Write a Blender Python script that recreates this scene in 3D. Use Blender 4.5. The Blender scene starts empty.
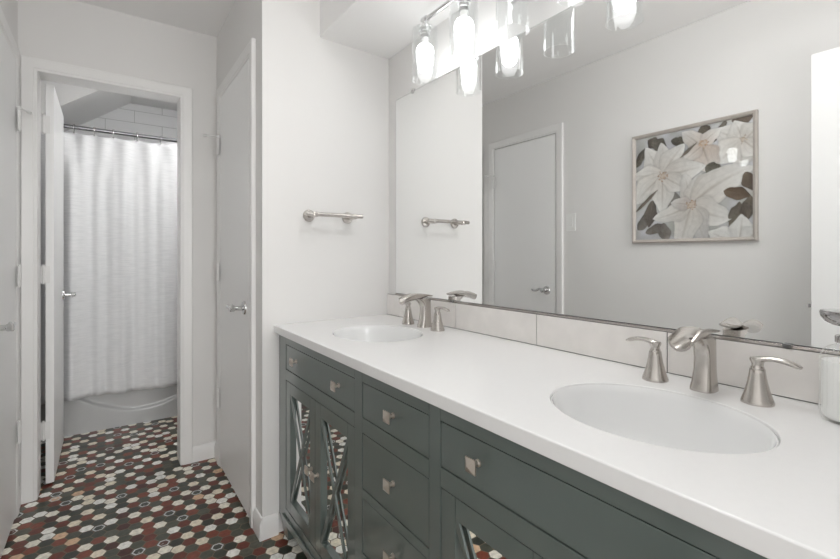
import bpy, bmesh, math, random
import numpy as np
from mathutils import Vector, Matrix

PI = math.pi
random.seed(4)
SC = bpy.context.scene
COL = SC.collection

# ------------------------------------------------------------------ camera
CAM_YAW = 0.6142
cd = bpy.data.cameras.new('camera')
cam = bpy.data.objects.new('camera', cd)
COL.objects.link(cam)
cam.location = (-1.146, -1.8633, 1.167)
cam.rotation_euler = (PI / 2, 0, -CAM_YAW)
cd.sensor_fit = 'HORIZONTAL'
cd.sensor_width = 36.0
cd.lens = 444.65 * 36.0 / 840.0
cd.shift_x = 0.00035
cd.shift_y = -24.1 / 840.0
cd.clip_start = 0.02
SC.camera = cam

# ------------------------------------------------------------------ world, light, exposure
BULB_STRENGTH = 9.0
w = bpy.data.worlds.new('world')
SC.world = w
w.use_nodes = True
bg = w.node_tree.nodes['Background']
bg.inputs['Color'].default_value = (0.95, 0.97, 1.0, 1)
bg.inputs['Strength'].default_value = 1.0


def area_light(name, loc, rot, sx, sy, power, color):
    ld = bpy.data.lights.new(name, 'AREA')
    ld.shape = 'RECTANGLE'
    ld.size = sx
    ld.size_y = sy
    ld.energy = power
    ld.color = color
    o = bpy.data.objects.new(name, ld)
    COL.objects.link(o)
    o.location = loc
    o.rotation_euler = rot
    return o


# added fill light, shining in through the open entry doorway
area_light('doorway_fill_light', (-0.75, -4.4, 1.45), (PI / 2, 0, 0.05), 2.0, 2.2, 86, (1.0, 0.995, 0.985))
SC.view_settings.view_transform = 'Standard'
SC.view_settings.look = 'None'
SC.view_settings.gamma = 1
SC.view_settings.use_curve_mapping = False
SC.view_settings.exposure = 0.1
SC.cycles.use_denoising = True
SC.cycles.max_bounces = 12
SC.cycles.diffuse_bounces = 6
SC.cycles.glossy_bounces = 6
SC.cycles.transparent_max_bounces = 16
SC.cycles.caustics_reflective = True
SC.cycles.sample_clamp_indirect = 8.0


# ------------------------------------------------------------------ materials
def new_mat(name):
    m = bpy.data.materials.new(name)
    m.use_nodes = True
    nt = m.node_tree
    return m, nt, nt.nodes['Principled BSDF']


def nd(nt, typ, **kw):
    n = nt.nodes.new(typ)
    for k, v in kw.items():
        setattr(n, k, v)
    return n


def mth(nt, op, a, b=None, c=None):
    n = nd(nt, 'ShaderNodeMath', operation=op)
    for i, v in enumerate((a, b, c)):
        if v is None:
            continue
        if isinstance(v, (int, float)):
            n.inputs[i].default_value = v
        else:
            nt.links.new(v, n.inputs[i])
    return n.outputs[0]


def plain(name, col, rough=0.5, metal=0.0, noise=0.0, nscale=20.0, bump=0.0, bscale=200.0, coat=0.0, spec=0.5, aniso=None):
    m, nt, p = new_mat(name)
    p.inputs['Base Color'].default_value = (*col, 1)
    p.inputs['Roughness'].default_value = rough
    p.inputs['Metallic'].default_value = metal
    p.inputs['Specular IOR Level'].default_value = spec
    p.inputs['Coat Weight'].default_value = coat
    if noise or bump:
        tc = nd(nt, 'ShaderNodeTexCoord')
    if noise:
        nz = nd(nt, 'ShaderNodeTexNoise')
        nz.inputs['Scale'].default_value = nscale
        nz.inputs['Detail'].default_value = 4
        nt.links.new(tc.outputs['Object'], nz.inputs['Vector'])
        mr = nd(nt, 'ShaderNodeMapRange')
        mr.inputs['To Min'].default_value = 1 - noise
        mr.inputs['To Max'].default_value = 1 + noise
        nt.links.new(nz.outputs['Fac'], mr.inputs['Value'])
        mx = nd(nt, 'ShaderNodeVectorMath', operation='SCALE')
        mx.inputs[0].default_value = col
        nt.links.new(mr.outputs['Result'], mx.inputs['Scale'])
        nt.links.new(mx.outputs[0], p.inputs['Base Color'])
    if bump:
        nb = nd(nt, 'ShaderNodeTexNoise')
        nb.inputs['Scale'].default_value = bscale
        nb.inputs['Detail'].default_value = 3
        nt.links.new(tc.outputs['Object'], nb.inputs['Vector'])
        b = nd(nt, 'ShaderNodeBump')
        b.inputs['Strength'].default_value = bump
        b.inputs['Distance'].default_value = 0.002
        nt.links.new(nb.outputs['Fac'], b.inputs['Height'])
        nt.links.new(b.outputs['Normal'], p.inputs['Normal'])
    return m


M = {}
M['wall'] = plain('wall_paint', (0.785, 0.777, 0.765), 0.6, bump=0.12, bscale=260)
M['ceiling'] = plain('ceiling_paint', (0.90, 0.897, 0.89), 0.7, bump=0.1, bscale=180)
M['trim'] = plain('trim_paint', (0.84, 0.835, 0.825), 0.32, bump=0.04, bscale=60)
M['door'] = plain('door_paint', (0.90, 0.90, 0.895), 0.35, bump=0.04, bscale=50)
M['cab'] = plain('green_cabinet_paint', (0.104, 0.132, 0.121), 0.30, coat=0.9, noise=0.05, nscale=12, bump=0.02, bscale=90)
M['cab'].node_tree.nodes['Principled BSDF'].inputs['Coat Roughness'].default_value = 0.11
M['cab_shade'] = plain('cabinet_gap_shade', (0.012, 0.014, 0.014), 0.7)  # near-black colour standing in for shade behind the cabinet fronts
M['quartz'] = plain('white_quartz', (0.86, 0.86, 0.86), 0.22, noise=0.015, nscale=90)
M['ceramic'] = plain('white_ceramic', (0.88, 0.885, 0.885), 0.08, coat=0.4)
M['nickel'] = plain('brushed_nickel', (0.56, 0.53, 0.50), 0.27, 1.0, noise=0.06, nscale=90, bump=0.03, bscale=300)
M['chrome'] = plain('chrome', (0.68, 0.68, 0.68), 0.10, 1.0)
M['darkchrome'] = plain('dark_chrome', (0.42, 0.41, 0.41), 0.12, 1.0)
M['rod'] = plain('rod_metal', (0.30, 0.30, 0.31), 0.25, 1.0)
M['knob'] = plain('satin_nickel_knob', (0.62, 0.56, 0.50), 0.30, 1.0)
M['mirror'] = plain('mirror_silver', (0.955, 0.962, 0.958), 0.0, 1.0)
M['edge'] = plain('mirror_edge', (0.16, 0.16, 0.16), 0.3, 0.6)
M['tile'] = plain('greige_tile', (0.83, 0.805, 0.78), 0.35, noise=0.09, nscale=16, bump=0.05, bscale=60)
M['grout'] = plain('grey_grout', (0.20, 0.19, 0.18), 0.9)
M['wtile'] = plain('white_wall_tile', (0.82, 0.825, 0.83), 0.12, coat=0.3)
M['wgrout'] = plain('shower_grout', (0.42, 0.42, 0.41), 0.9)
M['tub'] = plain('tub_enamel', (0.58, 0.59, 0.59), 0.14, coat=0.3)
M['rubber'] = plain('white_rubber', (0.8, 0.8, 0.79), 0.5)
M['plastic'] = plain('white_plastic', (0.83, 0.83, 0.82), 0.3)
M['dark'] = plain('dark_gap', (0.02, 0.02, 0.02), 0.8)
M['soap'] = plain('white_soap', (0.86, 0.86, 0.85), 0.35)
M['framewood'] = plain('pale_wood_frame', (0.46, 0.42, 0.385), 0.5, noise=0.12, nscale=40)
M['bulbbase'] = plain('bulb_base_plastic', (0.82, 0.82, 0.80), 0.4)


def make_curtain_mat():
    m, nt, p = new_mat('white_slub_fabric')
    tc = nd(nt, 'ShaderNodeTexCoord')
    mp = nd(nt, 'ShaderNodeMapping')
    mp.inputs['Scale'].default_value = (14, 14, 170)
    nt.links.new(tc.outputs['Object'], mp.inputs['Vector'])
    nz = nd(nt, 'ShaderNodeTexNoise')
    nz.inputs['Scale'].default_value = 1.0
    nz.inputs['Detail'].default_value = 5
    nt.links.new(mp.outputs['Vector'], nz.inputs['Vector'])
    cr = nd(nt, 'ShaderNodeValToRGB')
    cr.color_ramp.elements[0].position = 0.3
    cr.color_ramp.elements[0].color = (0.77, 0.78, 0.79, 1)
    cr.color_ramp.elements[1].position = 0.65
    cr.color_ramp.elements[1].color = (0.86, 0.865, 0.875, 1)
    nt.links.new(nz.outputs['Fac'], cr.inputs['Fac'])
    nt.links.new(cr.outputs['Color'], p.inputs['Base Color'])
    p.inputs['Roughness'].default_value = 0.85
    b = nd(nt, 'ShaderNodeBump')
    b.inputs['Strength'].default_value = 0.35
    b.inputs['Distance'].default_value = 0.003
    nt.links.new(nz.outputs['Fac'], b.inputs['Height'])
    nt.links.new(b.outputs['Normal'], p.inputs['Normal'])
    return m


M['curtain'] = make_curtain_mat()


def make_glass(name, tint=(0.97, 0.975, 0.975), extra=0.0):
    m = bpy.data.materials.new(name)
    m.use_nodes = True
    nt = m.node_tree
    nt.nodes.clear()
    out = nd(nt, 'ShaderNodeOutputMaterial')
    tr = nd(nt, 'ShaderNodeBsdfTransparent')
    tr.inputs['Color'].default_value = (*tint, 1)
    gl = nd(nt, 'ShaderNodeBsdfGlossy')
    gl.inputs['Roughness'].default_value = 0.02
    gl.inputs['Color'].default_value = (1, 1, 1, 1)
    lw = nd(nt, 'ShaderNodeLayerWeight')
    lw.inputs['Blend'].default_value = 0.5
    mul = mth(nt, 'ADD', mth(nt, 'MULTIPLY', mth(nt, 'POWER', lw.outputs['Facing'], 3.2), 0.9), 0.03 + extra)
    mx = nd(nt, 'ShaderNodeMixShader')
    nt.links.new(mul, mx.inputs[0])
    nt.links.new(tr.outputs[0], mx.inputs[1])
    nt.links.new(gl.outputs[0], mx.inputs[2])
    nt.links.new(mx.outputs[0], out.inputs['Surface'])
    return m


M['glass'] = make_glass('clear_glass')
M['pane'] = make_glass('picture_glass')
M['bottle'] = make_glass('ribbed_glass', (0.985, 0.99, 0.985), 0.0)


def make_emit(name, col, s):
    m = bpy.data.materials.new(name)
    m.use_nodes = True
    nt = m.node_tree
    nt.nodes.clear()
    out = nd(nt, 'ShaderNodeOutputMaterial')
    e = nd(nt, 'ShaderNodeEmission')
    e.inputs['Color'].default_value = (*col, 1)
    e.inputs['Strength'].default_value = s
    nt.links.new(e.outputs[0], out.inputs['Surface'])
    return m


M['bulb'] = make_emit('lit_bulb', (0.99, 0.995, 1.0), BULB_STRENGTH)
M['dome'] = make_emit('lit_dome', (1.0, 1.0, 1.0), 35.0)
M['filldome'] = make_emit('added_fill_dome', (1.0, 0.993, 0.983), 18.0)  # glow of the added washroom fill lamp


def make_floor_mat():
    """Regular hexagon mosaic, 5 cm across flats, corners along x."""
    m, nt, p = new_mat('hex_mosaic')
    tc = nd(nt, 'ShaderNodeTexCoord')
    sp = nd(nt, 'ShaderNodeSeparateXYZ')
    nt.links.new(tc.outputs['Object'], sp.inputs[0])
    H, R3 = 0.05, math.sqrt(3)
    px = mth(nt, 'DIVIDE', mth(nt, 'SUBTRACT', sp.outputs['Y'], 0.309 - 60 * H), H)
    py = mth(nt, 'DIVIDE', mth(nt, 'SUBTRACT', sp.outputs['X'], -0.955 - 60 * H * R3), H)

    def cell(ox, oy):
        ix = mth(nt, 'ROUND', mth(nt, 'SUBTRACT', px, ox))
        iy = mth(nt, 'ROUND', mth(nt, 'DIVIDE', mth(nt, 'SUBTRACT', py, oy * R3), R3))
        cx = mth(nt, 'ADD', ix, ox)
        cy = mth(nt, 'MULTIPLY', mth(nt, 'ADD', iy, oy), R3)
        gx = mth(nt, 'SUBTRACT', px, cx)
        gy = mth(nt, 'SUBTRACT', py, cy)
        d = mth(nt, 'ADD', mth(nt, 'MULTIPLY', gx, gx), mth(nt, 'MULTIPLY', gy, gy))
        idx = mth(nt, 'ROUND', mth(nt, 'MULTIPLY', cx, 2))
        idy = mth(nt, 'ROUND', mth(nt, 'MULTIPLY', mth(nt, 'ADD', iy, oy), 2))
        return gx, gy, d, idx, idy

    A, B = cell(0, 0), cell(0.5, 0.5)
    useb = mth(nt, 'GREATER_THAN', A[2], B[2])

    def sel(a, b):
        return mth(nt, 'ADD', a, mth(nt, 'MULTIPLY', useb, mth(nt, 'SUBTRACT', b, a)))

    gx, gy, idx, idy = sel(A[0], B[0]), sel(A[1], B[1]), sel(A[3], B[3]), sel(A[4], B[4])
    ax, ay = mth(nt, 'ABSOLUTE', gx), mth(nt, 'ABSOLUTE', gy)
    hd = mth(nt, 'MAXIMUM', ax, mth(nt, 'ADD', mth(nt, 'MULTIPLY', ax, 0.5), mth(nt, 'MULTIPLY', ay, R3 / 2)))
    cid = nd(nt, 'ShaderNodeCombineXYZ')
    nt.links.new(mth(nt, 'ADD', idx, 0.37), cid.inputs[0])
    nt.links.new(mth(nt, 'ADD', idy, 0.53), cid.inputs[1])
    wn = nd(nt, 'ShaderNodeTexWhiteNoise', noise_dimensions='2D')
    nt.links.new(cid.outputs[0], wn.inputs['Vector'])
    cid2 = nd(nt, 'ShaderNodeVectorMath', operation='ADD')
    cid2.inputs[1].default_value = (71.3, 19.7, 0)
    nt.links.new(cid.outputs[0], cid2.inputs[0])
    wn2 = nd(nt, 'ShaderNodeTexWhiteNoise', noise_dimensions='2D')
    nt.links.new(cid2.outputs[0], wn2.inputs['Vector'])
    tri = mth(nt, 'DIVIDE', mth(nt, 'FLOORED_MODULO', idx, 3.0), 3.0)
    ordered = mth(nt, 'ADD', tri, mth(nt, 'DIVIDE', wn.outputs['Value'], 3.0))
    keep = mth(nt, 'LESS_THAN', wn2.outputs['Value'], 0.72)
    pick = mth(nt, 'ADD', wn.outputs['Value'], mth(nt, 'MULTIPLY', keep, mth(nt, 'SUBTRACT', ordered, wn.outputs['Value'])))
    ramp = nd(nt, 'ShaderNodeValToRGB')
    ramp.color_ramp.interpolation = 'CONSTANT'
    stops = [
        (0.00, (0.150, 0.030, 0.016)), (0.13, (0.215, 0.050, 0.026)), (0.24, (0.070, 0.018, 0.013)),
        (0.315, (0.048, 0.055, 0.040)), (0.42, (0.070, 0.076, 0.056)), (0.53, (0.032, 0.038, 0.029)), (0.60, (0.092, 0.094, 0.070)),
        (0.665, (0.88, 0.85, 0.75)), (0.77, (0.84, 0.77, 0.63)), (0.84, (0.90, 0.895, 0.85)), (0.94, (0.70, 0.48, 0.31)),
        (0.962, (0.055, 0.062, 0.050)), (0.985, (0.10, 0.04, 0.028)),
    ]
    els = ramp.color_ramp.elements
    while len(els) < len(stops):
        els.new(0.5)
    for e, (pos, c) in zip(els, stops):
        e.position = pos
        e.color = (*c, 1)
    nt.links.new(pick, ramp.inputs['Fac'])
    # decorative tiles: pale ring inside the edge
    isdec = mth(nt, 'GREATER_THAN', pick, 0.962)
    ring = mth(nt, 'MULTIPLY', mth(nt, 'GREATER_THAN', hd, 0.31), mth(nt, 'LESS_THAN', hd, 0.42))
    nz = nd(nt, 'ShaderNodeTexNoise')
    nz.inputs['Scale'].default_value = 60
    nz.inputs['Detail'].default_value = 5
    nt.links.new(tc.outputs['Object'], nz.inputs['Vector'])
    spk = mth(nt, 'GREATER_THAN', nz.outputs['Fac'], 0.62)
    dec = mth(nt, 'MULTIPLY', isdec, mth(nt, 'MAXIMUM', ring, mth(nt, 'MULTIPLY', spk, mth(nt, 'LESS_THAN', hd, 0.2))))
    mx1 = nd(nt, 'ShaderNodeMix', data_type='RGBA')
    nt.links.new(dec, mx1.inputs[0])
    nt.links.new(ramp.outputs['Color'], mx1.inputs[6])
    mx1.inputs[7].default_value = (0.60, 0.62, 0.62, 1)
    # mottling inside each tile
    mr = nd(nt, 'ShaderNodeMapRange')
    mr.inputs['From Min'].default_value = 0.3
    mr.inputs['From Max'].default_value = 0.7
    mr.inputs['To Min'].default_value = 0.78
    mr.inputs['To Max'].default_value = 1.2
    nt.links.new(nz.outputs['Fac'], mr.inputs['Value'])
    sc = nd(nt, 'ShaderNodeVectorMath', operation='SCALE')
    nt.links.new(mx1.outputs[2], sc.inputs[0])
    nt.links.new(mr.outputs['Result'], sc.inputs['Scale'])
    g = mth(nt, 'GREATER_THAN', hd, 0.463)
    mx2 = nd(nt, 'ShaderNodeMix', data_type='RGBA')
    nt.links.new(g, mx2.inputs[0])
    nt.links.new(sc.outputs[0], mx2.inputs[6])
    mx2.inputs[7].default_value = (0.190, 0.158, 0.115, 1)
    nt.links.new(mx2.outputs[2], p.inputs['Base Color'])
    rr = mth(nt, 'ADD', mth(nt, 'MULTIPLY', g, 0.5), 0.3)
    nt.links.new(rr, p.inputs['Roughness'])
    p.inputs['Specular IOR Level'].default_value = 0.4
    hgt = mth(nt, 'SUBTRACT', 1.0, mth(nt, 'MULTIPLY', mth(nt, 'MAXIMUM', mth(nt, 'SUBTRACT', hd, 0.44), 0.0), 18.0))
    b = nd(nt, 'ShaderNodeBump')
    b.inputs['Strength'].default_value = 0.4
    b.inputs['Distance'].default_value = 0.001
    nt.links.new(hgt, b.inputs['Height'])
    nt.links.new(b.outputs['Normal'], p.inputs['Normal'])
    return m


M['floor'] = make_floor_mat()


# ------------------------------------------------------------------ mesh helpers
class MB:
    """Collects shapes in world coordinates; build() links them as ONE mesh object."""

    def __init__(self):
        self.bm = bmesh.new()

    def face(self, pts, mi=0):
        vs = [self.bm.verts.new(p) for p in pts]
        f = self.bm.faces.new(vs)
        f.material_index = mi
        return f

    def box(self, x0, x1, y0, y1, z0, z1, mi=0):
        v = [self.bm.verts.new(p) for p in
             ((x0, y0, z0), (x1, y0, z0), (x1, y1, z0), (x0, y1, z0), (x0, y0, z1), (x1, y0, z1), (x1, y1, z1), (x0, y1, z1))]
        for q in ((0, 3, 2, 1), (4, 5, 6, 7), (0, 1, 5, 4), (1, 2, 6, 5), (2, 3, 7, 6), (3, 0, 4, 7)):
            f = self.bm.faces.new([v[i] for i in q])
            f.material_index = mi
        return self

    def loft(self, rings, cap=True, closed=True, mi=0):
        rv = [[self.bm.verts.new(p) for p in r] for r in rings]
        n = len(rv[0])
        for a, b in zip(rv[:-1], rv[1:]):
            for i in range(n if closed else n - 1):
                j = (i + 1) % n
                f = self.bm.faces.new((a[i], a[j], b[j], b[i]))
                f.material_index = mi
        if cap and closed:
            f = self.bm.faces.new(list(reversed(rv[0])))
            f.material_index = mi
            f = self.bm.faces.new(rv[-1])
            f.material_index = mi
        return rv

    def prism(self, pts, vec, mi=0):
        """Extrude a polygon (3-D points) along vec."""
        v = Vector(vec)
        self.loft([[Vector(p) for p in pts], [Vector(p) + v for p in pts]], mi=mi)
        return self

    def lathe(self, prof, o, axis=(0, 0, 1), n=32, cap=True, mi=0, rfun=None):
        """prof: (radius, height) list along axis from point o."""
        ax = Vector(axis).normalized()
        t = Vector((1, 0, 0)) if abs(ax.x) < 0.9 else Vector((0, 1, 0))
        e1 = (t - ax * t.dot(ax)).normalized()
        e2 = ax.cross(e1)
        o = Vector(o)
        rings = []
        for r, h in prof:
            ring = []
            for k in range(n):
                a = 2 * PI * k / n
                rr = r * (rfun(a, h) if rfun else 1)
                ring.append(o + ax * h + (e1 * math.cos(a) + e2 * math.sin(a)) * rr)
            rings.append(ring)
        self.loft(rings, cap=cap, mi=mi)
        return self

    def cyl(self, p0, p1, r0, r1=None, n=20, mi=0):
        p0, p1 = Vector(p0), Vector(p1)
        r1 = r0 if r1 is None else r1
        self.lathe([(r0, 0), (r1, (p1 - p0).length)], p0, p1 - p0, n, True, mi)
        return self

    def tube(self, pts, rad, n=14, up=(0, 0, 1), flat=1.0, mi=0):
        """Swept tube; rad float or list; flat scales the thickness along `up`."""
        pts = [Vector(p) for p in pts]
        rad = [rad] * len(pts) if isinstance(rad, (int, float)) else rad
        fl = [flat] * len(pts) if isinstance(flat, (int, float)) else flat
        rings = []
        for i, p in enumerate(pts):
            t = (pts[min(i + 1, len(pts) - 1)] - pts[max(i - 1, 0)]).normalized()
            u = Vector(up)
            s = t.cross(u)
            if s.length < 1e-4:
                s = t.cross(Vector((1, 0, 0)))
            s.normalize()
            v = s.cross(t)
            rings.append([p + s * math.cos(2 * PI * k / n) * rad[i] + v * math.sin(2 * PI * k / n) * rad[i] * fl[i] for k in range(n)])
        self.loft(rings, mi=mi)
        return self

    def torus(self, o, axis, R, r, n=24, m=8, mi=0):
        ax = Vector(axis).normalized()
        t = Vector((1, 0, 0)) if abs(ax.x) < 0.9 else Vector((0, 1, 0))
        e1 = (t - ax * t.dot(ax)).normalized()
        e2 = ax.cross(e1)
        o = Vector(o)
        g = []
        for i in range(n):
            a = 2 * PI * i / n
            d = e1 * math.cos(a) + e2 * math.sin(a)
            g.append([self.bm.verts.new(o + d * (R + r * math.cos(2 * PI * j / m)) + ax * r * math.sin(2 * PI * j / m)) for j in range(m)])
        for i in range(n):
            for j in range(m):
                f = self.bm.faces.new((g[i][j], g[(i + 1) % n][j], g[(i + 1) % n][(j + 1) % m], g[i][(j + 1) % m]))
                f.material_index = mi
        return self

    def build(self, name, mats, parent=None, bevel=0.0, smooth=35, seg=2, loc=None):
        bm = self.bm
        bmesh.ops.recalc_face_normals(bm, faces=bm.faces[:])
        me = bpy.data.meshes.new(name)
        if loc is None:
            if parent is not None:
                loc = world_loc(parent)
            else:
                xs = [v.co for v in bm.verts]
                loc = Vector(((min(v.x for v in xs) + max(v.x for v in xs)) / 2, (min(v.y for v in xs) + max(v.y for v in xs)) / 2, min(v.z for v in xs)))
        loc = Vector(loc)
        for v in bm.verts:
            v.co -= loc
        bm.to_mesh(me)
        bm.free()
        for mm in (mats if isinstance(mats, (list, tuple)) else [mats]):
            me.materials.append(mm)
        me.polygons.foreach_set('use_smooth', [True] * len(me.polygons))
        me.set_sharp_from_angle(angle=math.radians(smooth))
        o = bpy.data.objects.new(name, me)
        COL.objects.link(o)
        if parent is not None:
            o.parent = parent
            o.location = loc - world_loc(parent)
        else:
            o.location = loc
        if bevel:
            b = o.modifiers.new('bevel', 'BEVEL')
            b.width = bevel
            b.segments = seg
            b.limit_method = 'ANGLE'
            b.angle_limit = math.radians(40)
            b.harden_normals = True
        return o


def world_loc(o):
    v = Vector((0, 0, 0))
    while o is not None:
        v = v + o.location
        o = o.parent
    return v


def tag(o, label, cat, group=None, kind=None):
    o['label'] = label
    o['category'] = cat
    if group:
        o['group'] = group
    if kind:
        o['kind'] = kind
    return o


def thing(name, loc, label, cat, group=None, kind=None):
    o = bpy.data.objects.new(name, None)
    COL.objects.link(o)
    o.location = loc
    o.empty_display_size = 0.05
    return tag(o, label, cat, group, kind)


def copy_tree(o, parent=None):
    c = o.copy()
    COL.objects.link(c)
    if parent is not None:
        c.parent = parent
    for ch in list(o.children):
        copy_tree(ch, c)
    return c


def sweep_frame(mb, path, prof, P):
    """Mitred moulding. path: 2-D (s,z) corner list given as function of offset o -> points; prof: (o, n); P maps (s,z,n) to 3-D."""
    cols = [[P(s, z, n) for (s, z) in path(o)] for (o, n) in prof]
    k = len(cols[0])
    rings = [[cols[i][j] for i in range(len(prof))] for j in range(k)]
    mb.loft(rings)


# ------------------------------------------------------------------ room dimensions
W = 1.4857      # left wall at x = -W
HW = 0.621      # hall right wall at x = -HW
HC = 0.9308     # wall with the bath doorway
CEIL = 2.4345
SOFZ, SOFX = 2.141, -0.366
TY = 1.805      # tub front
FARY = 2.55     # shower tile wall
BATHL, BATHR = -1.80, -0.30
ROOM_BACK = -2.12


def fe(x):
    """End wall face: the wall is a little out of square."""
    return 0.028 + 0.0354 * x


# floor, ceilings
tag(MB().box(-3.2, 0.12, -5.2, FARY + 0.1, -0.06, 0).build('floor', M['floor'], loc=(0, 0, 0)),
    'floor of red, green and cream hexagon mosaic tiles', 'floor', kind='structure')
tag(MB().box(-3.2, 0.12, -5.2, FARY + 0.1, CEIL, CEIL + 0.08).build('ceiling', M['ceiling']),
    'flat white ceiling above the hall and washroom', 'ceiling', kind='structure')
tag(MB().prism([(SOFX, ROOM_BACK, SOFZ), (-0.0005, ROOM_BACK, SOFZ), (-0.0005, fe(0) - 0.0005, SOFZ), (SOFX, fe(SOFX) - 0.0005, SOFZ)], (0, 0, CEIL - SOFZ)).build('ceiling_soffit', M['ceiling']),
    'dropped white soffit above the vanity lights', 'ceiling', kind='structure')

# walls
tag(MB().box(0, 0.12, ROOM_BACK - 0.12, fe(0), 0, CEIL).build('wall_right', M['wall']),
    'wall behind the long vanity mirror', 'wall', kind='structure')
tag(MB().prism([(-HW + 0.10, fe(-HW + 0.1), 0), (0.12, fe(0.12), 0), (0.12, 0.14, 0), (-HW + 0.10, 0.14, 0)], (0, 0, CEIL))
    .prism([(-HW, fe(-HW), 0), (-HW + 0.1, fe(-HW + 0.1), 0), (-HW + 0.1, 0.1633, 0), (-HW, 0.1633, 0)], (0, 0, CEIL))
    .box(-HW, -HW + 0.10, 0.77, HC, 0, CEIL).box(-HW, -HW + 0.10, 0.1633, 0.77, 2.035, CEIL).build('wall_end', M['wall']),
    'white wall carrying the towel bar and turning into the hall beside the closet door', 'wall', kind='structure')
BX0, BX1, BZ = -1.424, -0.799, 2.058
tag(MB().box(BATHL - 0.1, BX0, HC, HC + 0.12, 0, CEIL).box(BX1, 0.12, HC, HC + 0.12, 0, CEIL)
    .box(BX0, BX1, HC, HC + 0.12, BZ, CEIL).build('wall_hall', M['wall']),
    'greige hall wall around the doorway to the tub room', 'wall', kind='structure')
tag(MB().box(-W - 0.12, -W, ROOM_BACK - 0.12, 0.1633, 0, CEIL).box(-W - 0.12, -W, 0.77, HC, 0, CEIL)
    .box(-W - 0.12, -W, 0.1633, 0.77, 2.035, CEIL).build('wall_left', M['wall']),
    'greige wall seen in the mirror, carrying the flower picture', 'wall', kind='structure')
EX0, EX1 = -1.44, -0.66
tag(MB().box(-W - 0.12, EX0, ROOM_BACK - 0.12, ROOM_BACK, 0, CEIL).box(EX1, 0.12, ROOM_BACK - 0.12, ROOM_BACK, 0, CEIL)
    .box(EX0, EX1, ROOM_BACK - 0.12, ROOM_BACK, 2.06, CEIL).build('wall_back', M['wall']),
    'wall with the entry doorway behind the viewer', 'wall', kind='structure')
tag(MB().box(BATHL - 0.1, BATHL, HC + 0.12, FARY, 0, CEIL).build('wall_bath_left', M['wall']),
    'left wall of the tub room behind its open door', 'wall', kind='structure')
tag(MB().box(BATHR, BATHR + 0.1, HC + 0.12, FARY, 0, CEIL).build('wall_bath_right', M['wall']),
    'right wall of the tub room', 'wall', kind='structure')
# tiled shower wall, 40 x 10 cm tiles in running bond
mb = MB()
mb.box(BATHL - 0.1, BATHR + 0.1, FARY, FARY + 0.1, 0, CEIL, 1)
row = 0
z = 2.375 - 0.1 * 20
while z < CEIL:
    zt = min(z + 0.1, CEIL)
    off = -0.752 if row % 2 == 0 else -0.952
    x = off - 0.4 * 3
    while x < BATHR:
        a, b = max(x + 0.0015, BATHL), min(x + 0.3985, BATHR)
        if b - a > 0.01:
            mb.box(a, b, FARY - 0.006, FARY + 0.001, z + 0.0015, zt - 0.0015, 0)
        x += 0.4
    z += 0.1
    row += 1
tag(mb.build('wall_shower', [M['wtile'], M['wgrout']]), 'shower wall of long white tiles above the curtain', 'wall', kind='structure')
# sloped ceiling over the tub
sl = lambda x: CEIL + 0.72 * (x + 0.98)
tag(MB().prism([(-0.98, 1.85, CEIL - 0.0005), (BATHL, 1.85, sl(BATHL)), (BATHL, 1.85, CEIL - 0.0005)], (0, FARY - 1.856, 0)).build('ceiling_slope', M['ceiling']),
    'sloped white ceiling piece over the left end of the tub', 'ceiling', kind='structure')
# the bedroom beyond the entry doorway
tag(MB().box(-3.2, -3.1, -5.2, ROOM_BACK - 0.12, 0, CEIL).build('wall_bedroom_left', M['wall']), 'left wall of the bedroom behind the viewer', 'wall', kind='structure')
tag(MB().box(-3.1, -W - 0.12, ROOM_BACK - 0.12, ROOM_BACK - 0.02, 0, CEIL).build('wall_bedroom_front', M['wall']), 'bedroom wall beside the entry doorway', 'wall', kind='structure')

# baseboards
BH = 0.088


def baseboard(name, label, segs):
    """segs: list of (p0, p1, normal) in plan."""
    mb = MB()
    for p0, p1, nrm in segs:
        t = 0.014
        prof = [(0, 0), (t, 0), (t, BH - 0.022), (t - 0.004, BH - 0.010), (t - 0.009, BH - 0.002), (0, BH)]
        mb.loft([[Vector((p[0] + nrm[0] * a, p[1] + nrm[1] * a, h)) for a, h in prof] for p in (p0, p1)])
    return tag(mb.build(name, M['trim']), label, 'baseboard', kind='structure')


t_ = 0.014
baseboard('baseboard_end', 'white baseboard wrapping the corner between closet door and vanity',
          [((-HW, fe(-HW)), (-0.557, fe(-0.557)), (0, -1)), ((-HW, fe(-HW) - t_), (-HW, 0.100), (-1, 0))])
baseboard('baseboard_hall', 'short white baseboard between the two hall doors',
          [((-0.749, HC), (-HW, HC), (0, -1)), ((-HW, 0.8325), (-HW, HC), (-1, 0))])
baseboard('baseboard_left', 'white baseboard along the wall under the picture',
          [((-W, ROOM_BACK), (-W, 0.100), (1, 0)), ((-W, 0.8325), (-W, HC), (1, 0))])

# ------------------------------------------------------------------ casings (door trim)
CAS = [(0.0, 0.0), (0.0, 0.009), (0.006, 0.013), (0.012, 0.013), (0.014, 0.016), (0.056, 0.019), (0.061, 0.016), (0.061, 0.0)]


def casing(name, label, s0, s1, zt, P, depth=None, jamb_t=0.012, stop=None):
    mb = MB()

    def path(o):
        return [(s0 - o, 0.0), (s0 - o, zt + o), (s1 + o, zt + o), (s1 + o, 0.0)]
    sweep_frame(mb, path, CAS, P)
    if depth:
        # jamb boards lining the opening, and the stop bead
        sweep_frame(mb, path, [(0.0108, -0.0), (-jamb_t, -0.0), (-jamb_t, -depth), (0.0108, -depth)], P)
        if stop:
            sweep_frame(mb, path, [(-jamb_t, -stop[0]), (-jamb_t - 0.010, -stop[0]), (-jamb_t - 0.010, -stop[1]), (-jamb_t, -stop[1])], P)
    return tag(mb.build(name, M['trim'], bevel=0.0015, seg=1), label, 'door trim', kind='structure')


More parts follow.
